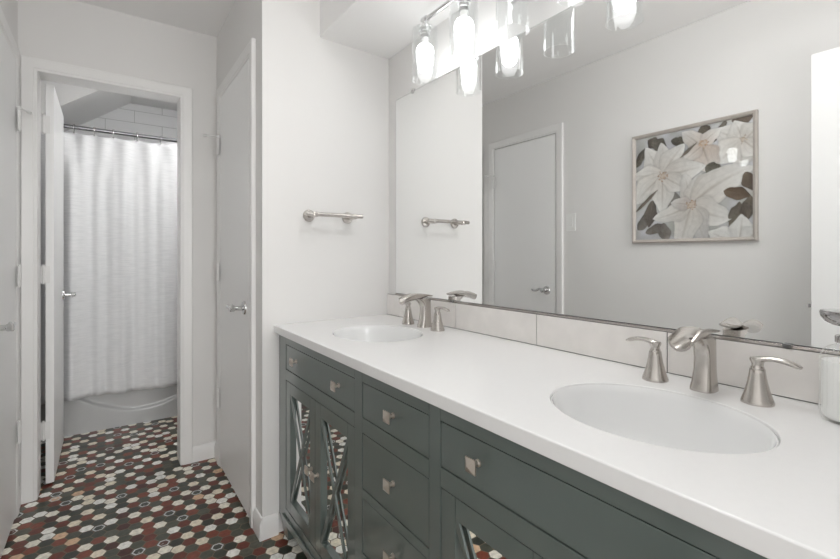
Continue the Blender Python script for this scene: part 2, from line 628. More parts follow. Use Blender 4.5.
P_hall = lambda s, z, n: Vector((s, HC - n, z))
P_clos = lambda s, z, n: Vector((-HW - n, s, z))
P_left = lambda s, z, n: Vector((-W + n, s, z))
P_back = lambda s, z, n: Vector((s, ROOM_BACK + n, z))
casing('trim_1', 'white casing around the doorway to the tub room', -1.4135, -0.810, 2.046, P_hall, 0.12, 0.0)
casing('trim_2', 'white casing around the closet door in the hall', 0.162, 0.7715, 2.0365, P_clos, 0.10, 0.003)
casing('trim_3', 'white casing around the closed door seen in the mirror', 0.162, 0.7715, 2.0365, P_left, 0.12, 0.003)


# ------------------------------------------------------------------ doors
def hinge_mb(knuckle, axis_leaf, z, side):
    """knuckle: (x, y) of the pin; axis_leaf: plan direction of the leaf plate; side unused."""
    mb = MB()
    x, y = knuckle
    for k in range(5):
        a = z - 0.044 + k * 0.0178
        mb.cyl((x, y, a), (x, y, a + 0.0168), 0.0062, n=12)
    mb.cyl((x, y, z - 0.049), (x, y, z - 0.045), 0.0045, n=10)
    mb.cyl((x, y, z + 0.045), (x, y, z + 0.051), 0.0045, n=10)
    ax, ay = axis_leaf
    for sgn in (-1, 1):
        d = Vector((ax, ay, 0)) * sgn
        nrm = Vector((-ay, ax, 0))
        p = Vector((x, y, z)) + d * 0.004
        q = p + d * 0.022
        pts = [p + nrm * 0.001 + Vector((0, 0, -0.044)), q + nrm * 0.001 + Vector((0, 0, -0.044)), q + nrm * 0.001 + Vector((0, 0, 0.044)), p + nrm * 0.001 + Vector((0, 0, 0.044))]
        mb.prism(pts, nrm * -0.002)
    return mb


def lever(parent, base, out, along, length=0.115, wave=0.012):
    """Lever handle: rosette on the leaf at base, out = outward normal, along = lever direction."""
    mb = MB()
    b, o, a = Vector(base), Vector(out), Vector(along)
    mb.lathe([(0.032, 0.0), (0.032, 0.003), (0.029, 0.008), (0.018, 0.011)], b, o, 28)
    mb.lathe([(0.011, 0.010), (0.010, 0.040), (0.014, 0.046), (0.014, 0.060), (0.010, 0.064)], b, o, 20)
    pts, rad = [], []
    for k in range(13):
        t = k / 12
        pts.append(b + o * (0.052 - 0.004 * math.sin(t * PI)) + a * (t * length) + Vector((0, 0, wave * math.sin(t * 2 * PI) * 0.6 + 0.004 * t)))
        rad.append(0.0105 - 0.0035 * t if k < 12 else 0.004)
    mb.tube(pts, rad, 14, up=o, flat=0.72)
    return mb.build('door_handle', M['chrome'], parent)


def door(name, label, leaf_box, hinge_pos, hinge_dir, zs, handle=None, stop_dir=None, extra_handle=None):
    x0, x1, y0, y1, z0, z1 = leaf_box
    d = thing(name, ((x0 + x1) / 2, (y0 + y1) / 2, z0), label, 'door', kind='structure')
    MB().box(*leaf_box).build('door_leaf', M['door'], d, bevel=0.0018)
    for i, zz in enumerate(zs):
        h = hinge_mb(hinge_pos, hinge_dir, zz, 1).build('hinge', M['trim'], d)
        if i == 0 and stop_dir is not None:
            mb = MB()
            p = Vector((hinge_pos[0], hinge_pos[1], zz + 0.056))
            s = Vector(stop_dir)
            mb.cyl(p - Vector((0, 0, 0.008)), p + Vector((0, 0, 0.004)), 0.009, n=14)
            mb.cyl(p, p + s * 0.062, 0.0035, n=10)
            mb.cyl(p + s * 0.058, p + s * 0.074, 0.008, 0.0075, n=14)
            mb.build('door_stop', M['rubber'], h)
    if handle:
        lever(d, *handle)
    if extra_handle:
        lever(d, *extra_handle)
    return d


# open bathroom door, folded into the tub room
door('door_1', 'white door standing open inside the tub room', (-1.397, -1.363, 1.069, 1.690, 0.010, 2.034),
     (-1.4045, 1.0665), (1, 0), (1.83, 1.07, 0.28), ((-1.363, 1.625, 0.925), (1, 0, 0), (0, -1, 0)))
# closet door in the hall's right wall
door('door_2', 'white closet door in the right wall of the hall', (-0.634, -0.600, 0.167, 0.7665, 0.016, 2.031),
     (-0.6455, 0.768), (0, 1), (1.765, 1.075, 0.385), ((-0.634, 0.235, 0.93), (-1, 0, 0), (0, 1, 0)), (-0.9, 0.45, 0))
# door opposite, seen direct at the left edge and again in the mirror
door('door_3', 'white door in the left wall, beside the light switch in the mirror', (-W - 0.021, -W + 0.013, 0.167, 0.7665, 0.016, 2.031),
     (-W + 0.0245, 0.768), (0, 1), (1.765, 1.075, 0.385), ((-W + 0.013, 0.235, 0.915), (1, 0, 0), (0, 1, 0), 0.10), (0.42, 0.90, 0))
# entry door, swung back against the left wall, seen only in the mirror
d4 = door('door_4', 'open white entry door at the right edge of the mirror', (-1.442, -1.407, -2.04, -1.255, 0.012, 2.052),
          (-1.400, -2.045), (0, 1), (1.80, 1.06, 0.3))
MB().box(-1.434, -1.415, -1.2555, -1.2535, 0.915, 0.972).box(-1.430, -1.419, -1.2535, -1.243, 0.936, 0.952).build('latch', M['darkchrome'], d4, bevel=0.001)

# ------------------------------------------------------------------ tub room contents
tb = thing('bathtub', ((BATHL + BATHR) / 2, (TY + FARY) / 2, 0), 'white bathtub with an arched apron below the shower curtain', 'bathtub')
mb = MB()
# apron: grid with an embossed smile-shaped step
nx, nz = 150, 48
X0, X1 = BATHL + 0.001, BATHR - 0.001
HT = 0.42


def apron_y(x, z):
    u = (x + 0.93) / 0.62
    zc = 0.103 + 0.385 * u * u
    t = max(0.0, min(1.0, (z - zc) / 0.02 + 0.5))
    t = t * t * (3 - 2 * t)
    return TY - 0.012 + 0.014 * t - 0.006 * max(0, (z - 0.36) / 0.06)


gv = [[mb.bm.verts.new((X0 + (X1 - X0) * i / nx, apron_y(X0 + (X1 - X0) * i / nx, HT * j / nz), HT * j / nz)) for j in range(nz + 1)] for i in range(nx + 1)]
for i in range(nx):
    for j in range(nz):
        mb.bm.faces.new((gv[i][j], gv[i + 1][j], gv[i + 1][j + 1], gv[i][j + 1]))
mb.box(X0, X1, TY + 0.012, TY + 0.03, 0.0, HT - 0.02)
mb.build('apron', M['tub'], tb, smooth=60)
mb = MB()
yb = FARY - 0.02
cx_, cy_ = (X0 + X1) / 2, (TY + yb) / 2
rings = []
for (sx, sy, z) in ((X1 - X0, yb - TY + 0.014, HT - 0.03), (X1 - X0, yb - TY + 0.014, HT + 0.006), (X1 - X0 - 0.03, yb - TY - 0.02, HT + 0.014), (X1 - X0 - 0.2, yb - TY - 0.15, HT + 0.010),
                    (X1 - X0 - 0.24, yb - TY - 0.19, HT - 0.03), (X1 - X0 - 0.36, yb - TY - 0.26, 0.10), (X1 - X0 - 0.5, yb - TY - 0.36, 0.06)):
    rings.append([Vector((cx_ + sx / 2 * math.copysign(abs(math.cos(a)) ** 0.25, math.cos(a)), cy_ + sy / 2 * math.copysign(abs(math.sin(a)) ** 0.25, math.sin(a)), z)) for a in [2 * PI * k / 64 for k in range(64)]])
mb.loft(rings, cap=False)
mb.bm.faces.new([mb.bm.verts.new(p) for p in rings[-1]])
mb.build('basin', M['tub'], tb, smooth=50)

# rod
ROD_Y, ROD_Z = 1.752, 1.991
rod = thing('shower_rod', ((BATHL + BATHR) / 2, ROD_Y, ROD_Z), 'straight metal rod carrying the shower curtain', 'shower rod')
MB().cyl((BATHL + 0.004, ROD_Y, ROD_Z), (BATHR - 0.004, ROD_Y, ROD_Z), 0.0125, n=24).build('rod', M['rod'], rod)
for xx, dx in ((BATHL + 0.001, 1), (BATHR - 0.001, -1)):
    MB().lathe([(0.034, 0), (0.034, 0.006), (0.020, 0.016), (0.016, 0.024)], (xx, ROD_Y, ROD_Z), (dx, 0, 0), 24).build('flange', M['rod'], rod)

# curtain
CX0, CX1 = -1.66, -0.42
rx = [-1.57, -1.445, -1.315, -1.21, -1.106, -0.971, -0.832, -0.70, -0.575, -0.46]
cur = thing('shower_curtain', ((CX0 + CX1) / 2, ROD_Y, 0.244), 'white woven shower curtain hanging in soft folds in front of the tub', 'shower curtain')
mb = MB()
NX, NZ = 320, 60
rows = []
for i in range(NX + 1):
    x = CX0 + (CX1 - CX0) * i / NX
    # position between rings
    k = 0
    while k < len(rx) - 1 and x > rx[k + 1]:
        k += 1
    if x < rx[0] or x > rx[-1]:
        t = 0.0
    else:
        t = (x - rx[k]) / (rx[k + 1] - rx[k])
    sag = 0.022 * math.sin(PI * t) ** 0.8 if 0 < t < 1 else 0
    ztop = ROD_Z - 0.026 - sag
    fold = 0.016 * math.sin(2 * PI * (x * 4.1 + 0.15)) + 0.010 * math.sin(2 * PI * (x * 7.3 + 0.4 + 0.1 * math.sin(5 * x))) + 0.006 * math.sin(2 * PI * x * 13.7)
    topf = 0.016 * math.cos(2 * PI * t)
    col = []
    for j in range(NZ + 1):
        v = j / NZ
        z = ztop + (0.244 + 0.004 * math.sin(9 * x) - ztop) * v
        wgt = min(1.0, v * 5)
        yy = ROD_Y - 0.004 + fold * (0.85 + 0.25 * v) * wgt + topf * (1 - wgt) - 0.006 * math.exp(-((v - 0.004) / 0.02) ** 2) - 0.01 * v
        col.append(mb.bm.verts.new((x, yy, z)))
    rows.append(col)
for i in range(NX):
    for j in range(NZ):
        mb.bm.faces.new((rows[i][j], rows[i + 1][j], rows[i + 1][j + 1], rows[i][j + 1]))
co = mb.build('cloth', M['curtain'], cur, smooth=180)
sm = co.modifiers.new('thick', 'SOLIDIFY')
sm.thickness = 0.002
for r_ in rx:
    m2 = MB()
    m2.torus((r_, ROD_Y, ROD_Z - 0.012), (1, 0, 0), 0.0275, 0.0022, 24, 8)
    m2.cyl((r_ - 0.006, ROD_Y, ROD_Z + 0.0168), (r_ + 0.006, ROD_Y, ROD_Z + 0.0168), 0.0035, n=10)
    m2.cyl((r_, ROD_Y - 0.014, ROD_Z - 0.037), (r_, ROD_Y - 0.006, ROD_Z - 0.037), 0.006, n=12)
    m2.build('curtain_ring', M['chrome'], cur)

# tub-room ceiling lamp (above the door head, out of the doorway's view)
cl = thing('unseen_ceiling_lamp', (-0.46, 1.20, CEIL - 0.09), 'round lit ceiling lamp of the tub room, just above the doorway view', 'lamp')
MB().lathe([(0.13, 0), (0.13, 0.02), (0.12, 0.026)], (-0.46, 1.20, CEIL - 0.027), n=40).build('lamp_base', M['chrome'], cl)
MB().lathe([(0.02, 0.0), (0.07, 0.008), (0.105, 0.028), (0.118, 0.06)], (-0.46, 1.20, CEIL - 0.088), n=40).build('lamp_dome', M['dome'], cl)

# added lamp that brightens the washroom, outside direct and mirrored view
RLX, RLY = -0.52, -1.15
rl = thing('unseen_ceiling_lamp', (RLX, RLY, CEIL - 0.20), 'unseen round lamp added as fill light for the washroom, above the viewer', 'lamp')
MB().lathe([(0.07, 0), (0.07, 0.015), (0.05, 0.025)], (RLX, RLY, CEIL - 0.026), n=40).build('lamp_base', M['chrome'], rl)
MB().cyl((RLX, RLY, CEIL - 0.13), (RLX, RLY, CEIL - 0.02), 0.010, n=16).build('stem', M['chrome'], rl)
MB().lathe([(0.02, 0.0), (0.09, 0.008), (0.14, 0.03), (0.155, 0.055), (0.15, 0.075), (0.03, 0.08)], (RLX, RLY, CEIL - 0.20), n=40).build('lamp_dome', M['filldome'], rl)

# ------------------------------------------------------------------ vanity cabinet
FX = -0.552        # plane of the face frame
BACKX = -0.003
YL, YR = 0.003, -1.794
vc = thing('vanity_cabinet', (-0.28, -0.9, 0), 'long dark green vanity cabinet with lattice mirror doors', 'cabinet')
mb = MB()
# face frame: stiles and rails
Z0, ZT = 0.085, 0.8445
dz0, dz1 = 0.7065, 0.8075          # top drawers
bz0, bz1 = 0.142, 0.6635           # doors and lower drawers
bays = [(-0.69, -0.081), (-1.057, -0.737), (-1.707, -1.098)]   # (y low, y high)
FT = 0.022
mb.box(FX, FX + FT, -0.081, YL, Z0, ZT)
mb.box(FX, FX + FT, YR, -1.707, Z0, ZT)
mb.box(FX, FX + FT, -0.737, -0.69, Z0, ZT)
mb.box(FX, FX + FT, -1.098, -1.057, Z0, ZT)
for (a, b) in bays:
    mb.box(FX, FX + FT, a, b, dz1, ZT)
    mb.box(FX, FX + FT, a, b, bz1, dz0)
    mb.box(FX, FX + FT, a, b, Z0, bz0)
LD = [(0.505, 0.6635), (0.322, 0.479), (0.142, 0.296)]
for zc0, zc1 in ((0.479, 0.505), (0.296, 0.322)):
    mb.box(FX, FX + FT, -1.057, -0.737, zc0, zc1)
mb.build('face_frame', M['cab'], vc, bevel=0.0012, seg=1)
mb = MB()
mb.box(FX + FT, BACKX, YL - 0.018, YL, Z0, ZT)
mb.box(FX + FT, BACKX, YR, YR + 0.018, Z0, ZT)
mb.box(FX + FT, BACKX, YR + 0.018, YL - 0.018, Z0, Z0 + 0.018)
mb.box(BACKX - 0.012, BACKX, YR + 0.018, YL - 0.018, Z0 + 0.018, ZT)
mb.box(FX + FT + 0.004, FX + FT + 0.008, YR + 0.018, YL - 0.018, Z0 + 0.018, 0.70, 1)  # dark sheet added so the gaps around doors and drawers read as shade
mb.build('carcass', [M['cab'], M['cab_shade']], vc, bevel=0.0)
# base moulding: a plain band in front of the bottom rail
MB().box(FX - 0.007, FX, YR - 0.0, -0.050, Z0 - 0.002, 0.112).build('base_moulding', M['cab'], vc, bevel=0.003)
# feet
for (ya, yb_) in ((-0.082, YL), (YR, -1.716)):
    for xa, xb in ((FX, FX + 0.075), (BACKX - 0.075, BACKX - 0.002)):
        mb = MB()
        ym = (ya + yb_) / 2
        xm = (xa + xb) / 2
        rings = []
        for z, s in ((0.0, 0.62), (0.03, 0.70), (0.085, 0.96), (0.105 if xa == FX else 0.0845, 0.98)):
            hx, hy = (xb - xa) / 2 * s, (yb_ - ya) / 2 * s
            if z > 0.0849 and xa == FX:
                z = 0.0848
            rings.append([Vector((xm - hx, ym - hy, z)), Vector((xm + hx, ym - hy, z)), Vector((xm + hx, ym + hy, z)), Vector((xm - hx, ym + hy, z))])
        rings = rings[:3] if rings[-1][0].z - rings[-2][0].z < 1e-4 else rings
        mb.loft(rings)
        mb.build('foot', M['cab'], vc, bevel=0.003)


def knob(parent, y, z, x0):
    mb = MB()
    mb.lathe([(0.0075, 0), (0.0075, 0.003), (0.0055, 0.005), (0.0055, 0.020)], (x0, y, z), (-1, 0, 0), 16)
    h = 0.0145
    q = lambda s, d: [Vector((x0 - d, y - s, z - s)), Vector((x0 - d, y - s, z + s)), Vector((x0 - d, y + s, z + s)), Vector((x0 - d, y + s, z - s))]
    mb.loft([q(0.008, 0.0175), q(h, 0.0195), q(h, 0.0225), q(0.0004, 0.0300)])
    return mb.build('knob', M['knob'], parent, smooth=20)


G = 0.0021
DX0, DX1 = FX + 0.0015, FX + 0.0235


def drawer(y0, y1, z0, z1, knobs):
    d = MB().box(DX0, DX1, y0 + G, y1 - G, z0 + G, z1 - G).build('drawer', M['cab'], vc, bevel=0.0012, seg=2)
    for ky in knobs:
        knob(d, ky - 0.006, (z0 + z1) / 2 + 0.004, DX0)
    return d


for (a, b) in (bays[0], bays[2]):
    m_ = (a + b) / 2
    drawer(a, b, dz0, dz1, (m_ + 0.19, m_ - 0.19))
drawer(*bays[1], dz0, dz1, (-0.897,))
for z0, z1 in LD:
    drawer(*bays[1], z0, z1, (-0.897,))


def lattice_door(y0, y1, knob_side):
    z0, z1 = bz0 + G, bz1 - G
    s = 0.047
    mb = MB()
    # stiles run full height, rails sit between them
    mb.box(DX0, DX1, y0, y0 + s, z0, z1)
    mb.box(DX0, DX1, y1 - s, y1, z0, z1)
    mb.box(DX0, DX1, y0 + s + 0.0006, y1 - s - 0.0006, z1 - s, z1)
    mb.box(DX0, DX1, y0 + s + 0.0006, y1 - s - 0.0006, z0, z0 + s)
    d = mb.build('door', M['cab'], vc, bevel=0.0010, seg=1)
    MB().box(DX0 + 0.0125, DX0 + 0.0155, y0 + s - 0.001, y1 - s + 0.001, z0 + s - 0.001, z1 - s + 0.001).build('mirror_panel', M['mirror'], d)
    # X lattice of two crossing bars
    ya, yb2, za, zb = y0 + s, y1 - s, z0 + s, z1 - s
    mb = MB()
    for ib, (p, q) in enumerate((((ya, za), (yb2, zb)), ((ya, zb), (yb2, za)))):
        L = math.hypot(q[0] - p[0], q[1] - p[1])
        uy, uz = (q[0] - p[0]) / L, (q[1] - p[1]) / L
        wd = 0.0075
        # clipped at the opening's corners
        pts = []
        ky = wd / abs(uz)
        kz = wd / abs(uy)
        sy = 1 if q[0] > p[0] else -1
        sz = 1 if q[1] > p[1] else -1
        poly = [(p[0], p[1]), (p[0] + sy * ky, p[1]), (q[0], q[1] - sz * kz), (q[0], q[1]), (q[0] - sy * ky, q[1]), (p[0], p[1] + sz * kz)]
        mb.prism([(DX0 + 0.0015 + 0.0004 * ib, y, z) for y, z in poly], (0.0060, 0, 0))
    mb.build('lattice', M['cab'], d, bevel=0.0008, seg=1)
    knob(d, (y0 + 0.026) if knob_side < 0 else (y1 - 0.026), 0.412, DX0)
    return d


for (a, b) in (bays[0], bays[2]):
    m_ = (a + b) / 2
    lattice_door(m_ + 0.001, b - G, -1)
    lattice_door(a + G, m_ - 0.001, 1)

# ------------------------------------------------------------------ countertop with two oval cut-outs
CT0, CT1 = 0.845, 0.8758
CXF, CXB = -0.571, -0.0015
CYL, CYR = 0.0, -1.815
SINKS = [(-0.31, -0.40), (-0.31, -1.43)]
SAX, SAY = 0.160, 0.192
mb = MB()
bm = mb.bm


def oval_block(y0, y1, c):
    """Plate from y0 to y1 (full depth) with an oval hole around c."""
    xs0, xs1 = CXF, CXB
    N = 96
    angs = [2 * PI * k / N for k in range(N)]
    corners = [math.atan2(yy - c[1], xx - c[0]) % (2 * PI) for xx in (xs0, xs1) for yy in (y0, y1)]
    angs = sorted(set([round(a, 9) for a in angs] + [round(a, 9) for a in corners]))

    def rect_pt(a):
        ca, sa = math.cos(a), math.sin(a)
        ts = []
        if ca > 1e-9:
            ts.append((xs1 - c[0]) / ca)
        if ca < -1e-9:
            ts.append((xs0 - c[0]) / ca)
        if sa > 1e-9:
            ts.append((y1 - c[1]) / sa)
        if sa < -1e-9:
            ts.append((y0 - c[1]) / sa)
        t = min(ts)
        return (c[0] + ca * t, c[1] + sa * t)

    def ell(a, k=0.0):
        ca, sa = math.cos(a), math.sin(a)
        r = 1 / math.sqrt((ca / (SAX + k)) ** 2 + (sa / (SAY + k)) ** 2)
        return (c[0] + ca * r, c[1] + sa * r)
    n = len(angs)
    R = [rect_pt(a) for a in angs]
    E1 = [ell(a, 0.0025) for a in angs]
    E0 = [ell(a) for a in angs]
    top_r = [bm.verts.new((*p, CT1)) for p in R]
    top_e = [bm.verts.new((*p, CT1)) for p in E1]
    mid_e = [bm.verts.new((*p, CT1 - 0.0025)) for p in E0]
    bot_e = [bm.verts.new((*p, CT0)) for p in E0]
    bot_r = [bm.verts.new((*p, CT0)) for p in R]
    for i in range(n):
        j = (i + 1) % n
        bm.faces.new((top_r[i], top_r[j], top_e[j], top_e[i]))
        bm.faces.new((top_e[i], top_e[j], mid_e[j], mid_e[i]))
        bm.faces.new((mid_e[i], mid_e[j], bot_e[j], bot_e[i]))
        bm.faces.new((bot_e[i], bot_e[j], bot_r[j], bot_r[i]))
    return top_r, bot_r


def slab(y0, y1, skew=False):
    g_ = (lambda x, y: fe(x) - 0.0012 if (skew and y == y1) else y)
    t = [bm.verts.new((x, g_(x, y), CT1)) for x, y in ((CXF, y0), (CXB, y0), (CXB, y1), (CXF, y1))]
    b = [bm.verts.new((x, g_(x, y), CT0)) for x, y in ((CXF, y0), (CXB, y0), (CXB, y1), (CXF, y1))]
    bm.faces.new(t)
    bm.faces.new(list(reversed(b)))


ys = [CYR, -1.68, -1.18, -0.65, -0.15, CYL]
slab(ys[0], ys[1])
oval_block(ys[1], ys[2], SINKS[1])
slab(ys[2], ys[3])
oval_block(ys[3], ys[4], SINKS[0])
slab(ys[4], ys[5], True)
# rounded front edge and plain ends/back
e = 0.003
prof = [(CXF, CT0)] + [(CXF - e * math.sin(k * PI / 8), CT0 + e - e * math.cos(k * PI / 8)) for k in (1, 2, 3, 4)] \
    + [(CXF - e * math.cos(k * PI / 8), CT1 - e + e * math.sin(k * PI / 8)) for k in (0, 1, 2, 3)] + [(CXF, CT1)]
fy = lambda x: fe(x) - 0.0012
for (x0, z0), (x1, z1) in zip(prof[:-1], prof[1:]):
    mb.face([(x0, CYR, z0), (x0, fy(x0), z0), (x1, fy(x1), z1), (x1, CYR, z1)])
mb.face([(CXB, CYR, CT0), (CXB, fy(CXB), CT0), (CXB, fy(CXB), CT1), (CXB, CYR, CT1)])
for f_ in ((lambda x: CYR), fy):
    mb.face([(p[0], f_(p[0]), p[1]) for p in prof] + [(CXB, f_(CXB), CT1), (CXB, f_(CXB), CT0)])
bmesh.ops.remove_doubles(bm, verts=bm.verts[:], dist=1e-5)
ct = mb.build('countertop', M['quartz'], smooth=50)
ct.modifiers.new('weighted', 'WEIGHTED_NORMAL').keep_sharp = True
tag(ct, 'long white quartz countertop on the green vanity', 'countertop')


# ------------------------------------------------------------------ sinks
def make_sink(c, label):
    s = thing('sink', (c[0], c[1], CT0 - 0.15), label, 'sink')
    mb = MB()
    prof = [(0.997, 0.0262), (0.985, 0.0275), (0.974, 0.024), (0.962, 0.012), (0.950, -0.010), (0.925, -0.04), (0.865, -0.078), (0.75, -0.110), (0.57, -0.131), (0.34, -0.142), (0.11, -0.147),
            (0.11, -0.153), (0.36, -0.150), (0.62, -0.140), (0.83, -0.115), (0.93, -0.08), (0.975, -0.04), (0.993, -0.01), (0.995, 0.02)]
    N = 96
    rings = []
    for k, dz in prof:
        rings.append([Vector((c[0] + (SAX - 0.0002) * k * math.cos(2 * PI * i / N), c[1] + (SAY - 0.0002) * k * math.sin(2 * PI * i / N), CT0 - 0.0005 + dz)) for i in range(N)])
    rv = mb.loft(rings, cap=False)
    for i in range(N):
        j = (i + 1) % N
        mb.bm.faces.new((rv[-1][i], rv[-1][j], rv[0][j], rv[0][i]))
    mb.build('basin', M['ceramic'], s, smooth=70)
    MB().lathe([(0.021, 0.0), (0.021, 0.003), (0.017, 0.005), (0.0, 0.006)][:3], (c[0], c[1], CT0 - 0.1495), n=28).build('drain', M['chrome'], s)
    return s


make_sink(SINKS[0], 'white oval undermount sink at the far end, beside the towel bar wall')
make_sink(SINKS[1], 'white oval undermount sink nearest the viewer, beside the soap bottle')


# ------------------------------------------------------------------ faucets
def make_faucet(y0, hl, hr, dirs, label):
    """Widespread waterfall faucet; y0 spout, hl/hr handle y, dirs lever directions."""
    xb = -0.085
    f = thing('faucet', (xb, y0, CT1), label, 'faucet', 'widespread faucets on the countertop')
    mb = MB()
    rings = []
    N = 28

    def rr(x, y, z, hx, hy, p=0.68):
        out = []
        for k in range(N):
            a = 2 * PI * k / N
            ca, sa = math.cos(a), math.sin(a)
            out.append(Vector((x + hx * math.copysign(abs(ca) ** p, ca), y + hy * math.copysign(abs(sa) ** p, sa), z)))
        return out
    # body rising from a flared foot
    z0 = CT1
    for (dx, dz, hx, hy) in ((0.0, 0.0, 0.0290, 0.0240), (0.0, 0.006, 0.0285, 0.0235), (0.002, 0.020, 0.0255, 0.0215), (0.004, 0.045, 0.0220, 0.0195), (0.005, 0.070, 0.0210, 0.0190), (0.003, 0.088, 0.0225, 0.0192), (-0.001, 0.101, 0.0265, 0.0198), (-0.008, 0.1105, 0.0335, 0.0202), (-0.014, 0.1165, 0.0400, 0.0205)):
        rings.append(rr(xb + dx, y0, z0 + dz, hx, hy))
    mb.loft(rings)
    # open trough: sections along -x, curled sides, lip rolling down at the tip
    secs = []
    T = 20
    for k in range(T + 1):
        t = k / T
        x = xb + 0.027 - t * 0.136
        rim = z0 + 0.1270 + 0.0110 * math.sin(PI * min(1, t * 0.85 + 0.05)) - 0.010 * max(0.0, (t - 0.6) / 0.4) ** 1.6
        q = min(1.0, max(0.0, (t - 0.06) / 0.42))
        depth = 0.003 + 0.0205 * q * q * (3 - 2 * q) - 0.005 * max(0.0, (t - 0.75) / 0.25)
        hw = 0.0215 + 0.0030 * t
        th = 0.0045 + 0.0015 * max(0.0, (t - 0.8) / 0.2)
        sec = []
        K = 16
        ci = lambda u: 1 - math.sqrt(max(0.0, 1 - u * u))
        for i in range(K + 1):           # inner, left rim to right rim
            u = -math.cos(PI * i / K)
            sec.append(Vector((x + 0.010 * (1 - abs(u)) * max(0.0, t - 0.7) * -1, y0 + (hw - 0.0032) * u, rim - depth + depth * ci(u))))
        for i in range(K + 1):           # outer, right to left
            u = math.cos(PI * i / K)
            sec.append(Vector((x + 0.010 * (1 - abs(u)) * max(0.0, t - 0.7) * -1, y0 + hw * u, rim - depth - th + (depth + th - 0.0005) * ci(u))))
        secs.append(sec)
    mb.loft(secs)
    mb.build('spout', M['nickel'], f, smooth=50)
    xh = -0.095
    for hy, dr in ((hl, dirs[0]), (hr, dirs[1])):
        m2 = MB()
        fl = lambda a, h: 1 + 0.012 * math.cos(6 * a)
        m2.lathe([(0.0275, 0), (0.0275, 0.004), (0.0250, 0.011), (0.0205, 0.025), (0.0165, 0.042), (0.0138, 0.058), (0.0128, 0.067), (0.0118, 0.068)], (xh, hy, CT1), n=36, rfun=fl)
        h = m2.build('handle', M['nickel'], f, smooth=50)
        m3 = MB()
        m3.lathe([(0.0112, 0.067), (0.0112, 0.071), (0.0095, 0.073), (0.0100, 0.078), (0.0130, 0.086), (0.0120, 0.089), (0.004, 0.0905)], (xh, hy, CT1), n=28)
        d = Vector(dr).normalized()
        pts, rad, fls = [], [], []
        for k in range(12):
            t = k / 11
            pts.append(Vector((xh, hy, CT1 + 0.083)) + d * (-0.010 + t * 0.079) + Vector((0, 0, 0.009 * math.sin(PI * min(1, t * 0.9)) - 0.004 * t * t)))
            rad.append([0.008, 0.0115, 0.0115, 0.0105, 0.0098, 0.0095, 0.0095, 0.0098, 0.010, 0.010, 0.0095, 0.006][k])
            fls.append(0.52 if k < 11 else 0.4)
        m3.tube(pts, rad, 16, up=(0, 0, 1), flat=fls)
        m3.build('lever', M['nickel'], h, smooth=60)
    return f


make_faucet(-0.392, -0.287, -0.493, ((0.45, 0.83, 0), (0, -1, 0)), 'brushed nickel faucet behind the far sink, near the towel bar wall')
make_faucet(-1.430, -1.330, -1.530, ((0, 1, 0), (0, -1, 0)), 'brushed nickel faucet behind the near sink, left of the soap bottle')

# ------------------------------------------------------------------ backsplash
bs = thing('backsplash', (-0.006, -0.9, CT1), 'low row of greige tiles between countertop and mirror', 'backsplash')
mb = MB()
BYL = fe(-0.012) - 0.001
mb.box(-0.0095, -0.0005, CYR, BYL, CT1, 0.9775, 1)
cuts = [BYL, -0.094, -0.500, -0.908, -1.317, -1.723, CYR]
for a, b in zip(cuts[:-1], cuts[1:]):
    mb.box(-0.012, -0.009, b + 0.0012, a - 0.0012, CT1 + 0.0022, 0.9762, 0)
mb.build('tile_row', [M['tile'], M['grout']], bs, bevel=0.0008, seg=1)

# ------------------------------------------------------------------ wall mirror
MZ0, MZ1 = 0.985, 1.9135
MY0, MY1 = -0.046, -1.835
wm = thing('wall_mirror', (-0.003, (MY0 + MY1) / 2, MZ0), 'wide frameless mirror above the backsplash', 'mirror')
mb = MB()
mb.box(-0.0056, -0.0008, MY1, MY0, MZ0, MZ1)
mb.build('mirror_back', M['edge'], wm)
mb = MB()
mb.box(-0.0062, -0.0057, MY1 + 0.0015, MY0 - 0.0015, MZ0 + 0.0015, MZ1 - 0.0015)
mb.build('mirror_glass', M['mirror'], wm)
MB().box(-0.0095, -0.0005, MY1, MY0, 0.9780, 0.9838).build('bottom_channel', M['nickel'], wm, bevel=0.0006, seg=1)
for yy, zz in ((-0.193, MZ1), (-1.62, MZ1)):
    mb = MB()
    mb.box(-0.0095, -0.0005, yy - 0.010, yy + 0.010, zz + 0.0005, zz + 0.011).box(-0.0095, -0.0066, yy - 0.008, yy + 0.008, zz - 0.010, zz + 0.004)
    mb.build('clip', M['chrome'], wm, bevel=0.001)
for yy in (-0.478, -1.554):
    MB().box(-0.0150, -0.0088, yy - 0.007, yy + 0.007, 0.9790, 0.9870).build('clip', M['edge'], wm, bevel=0.001)

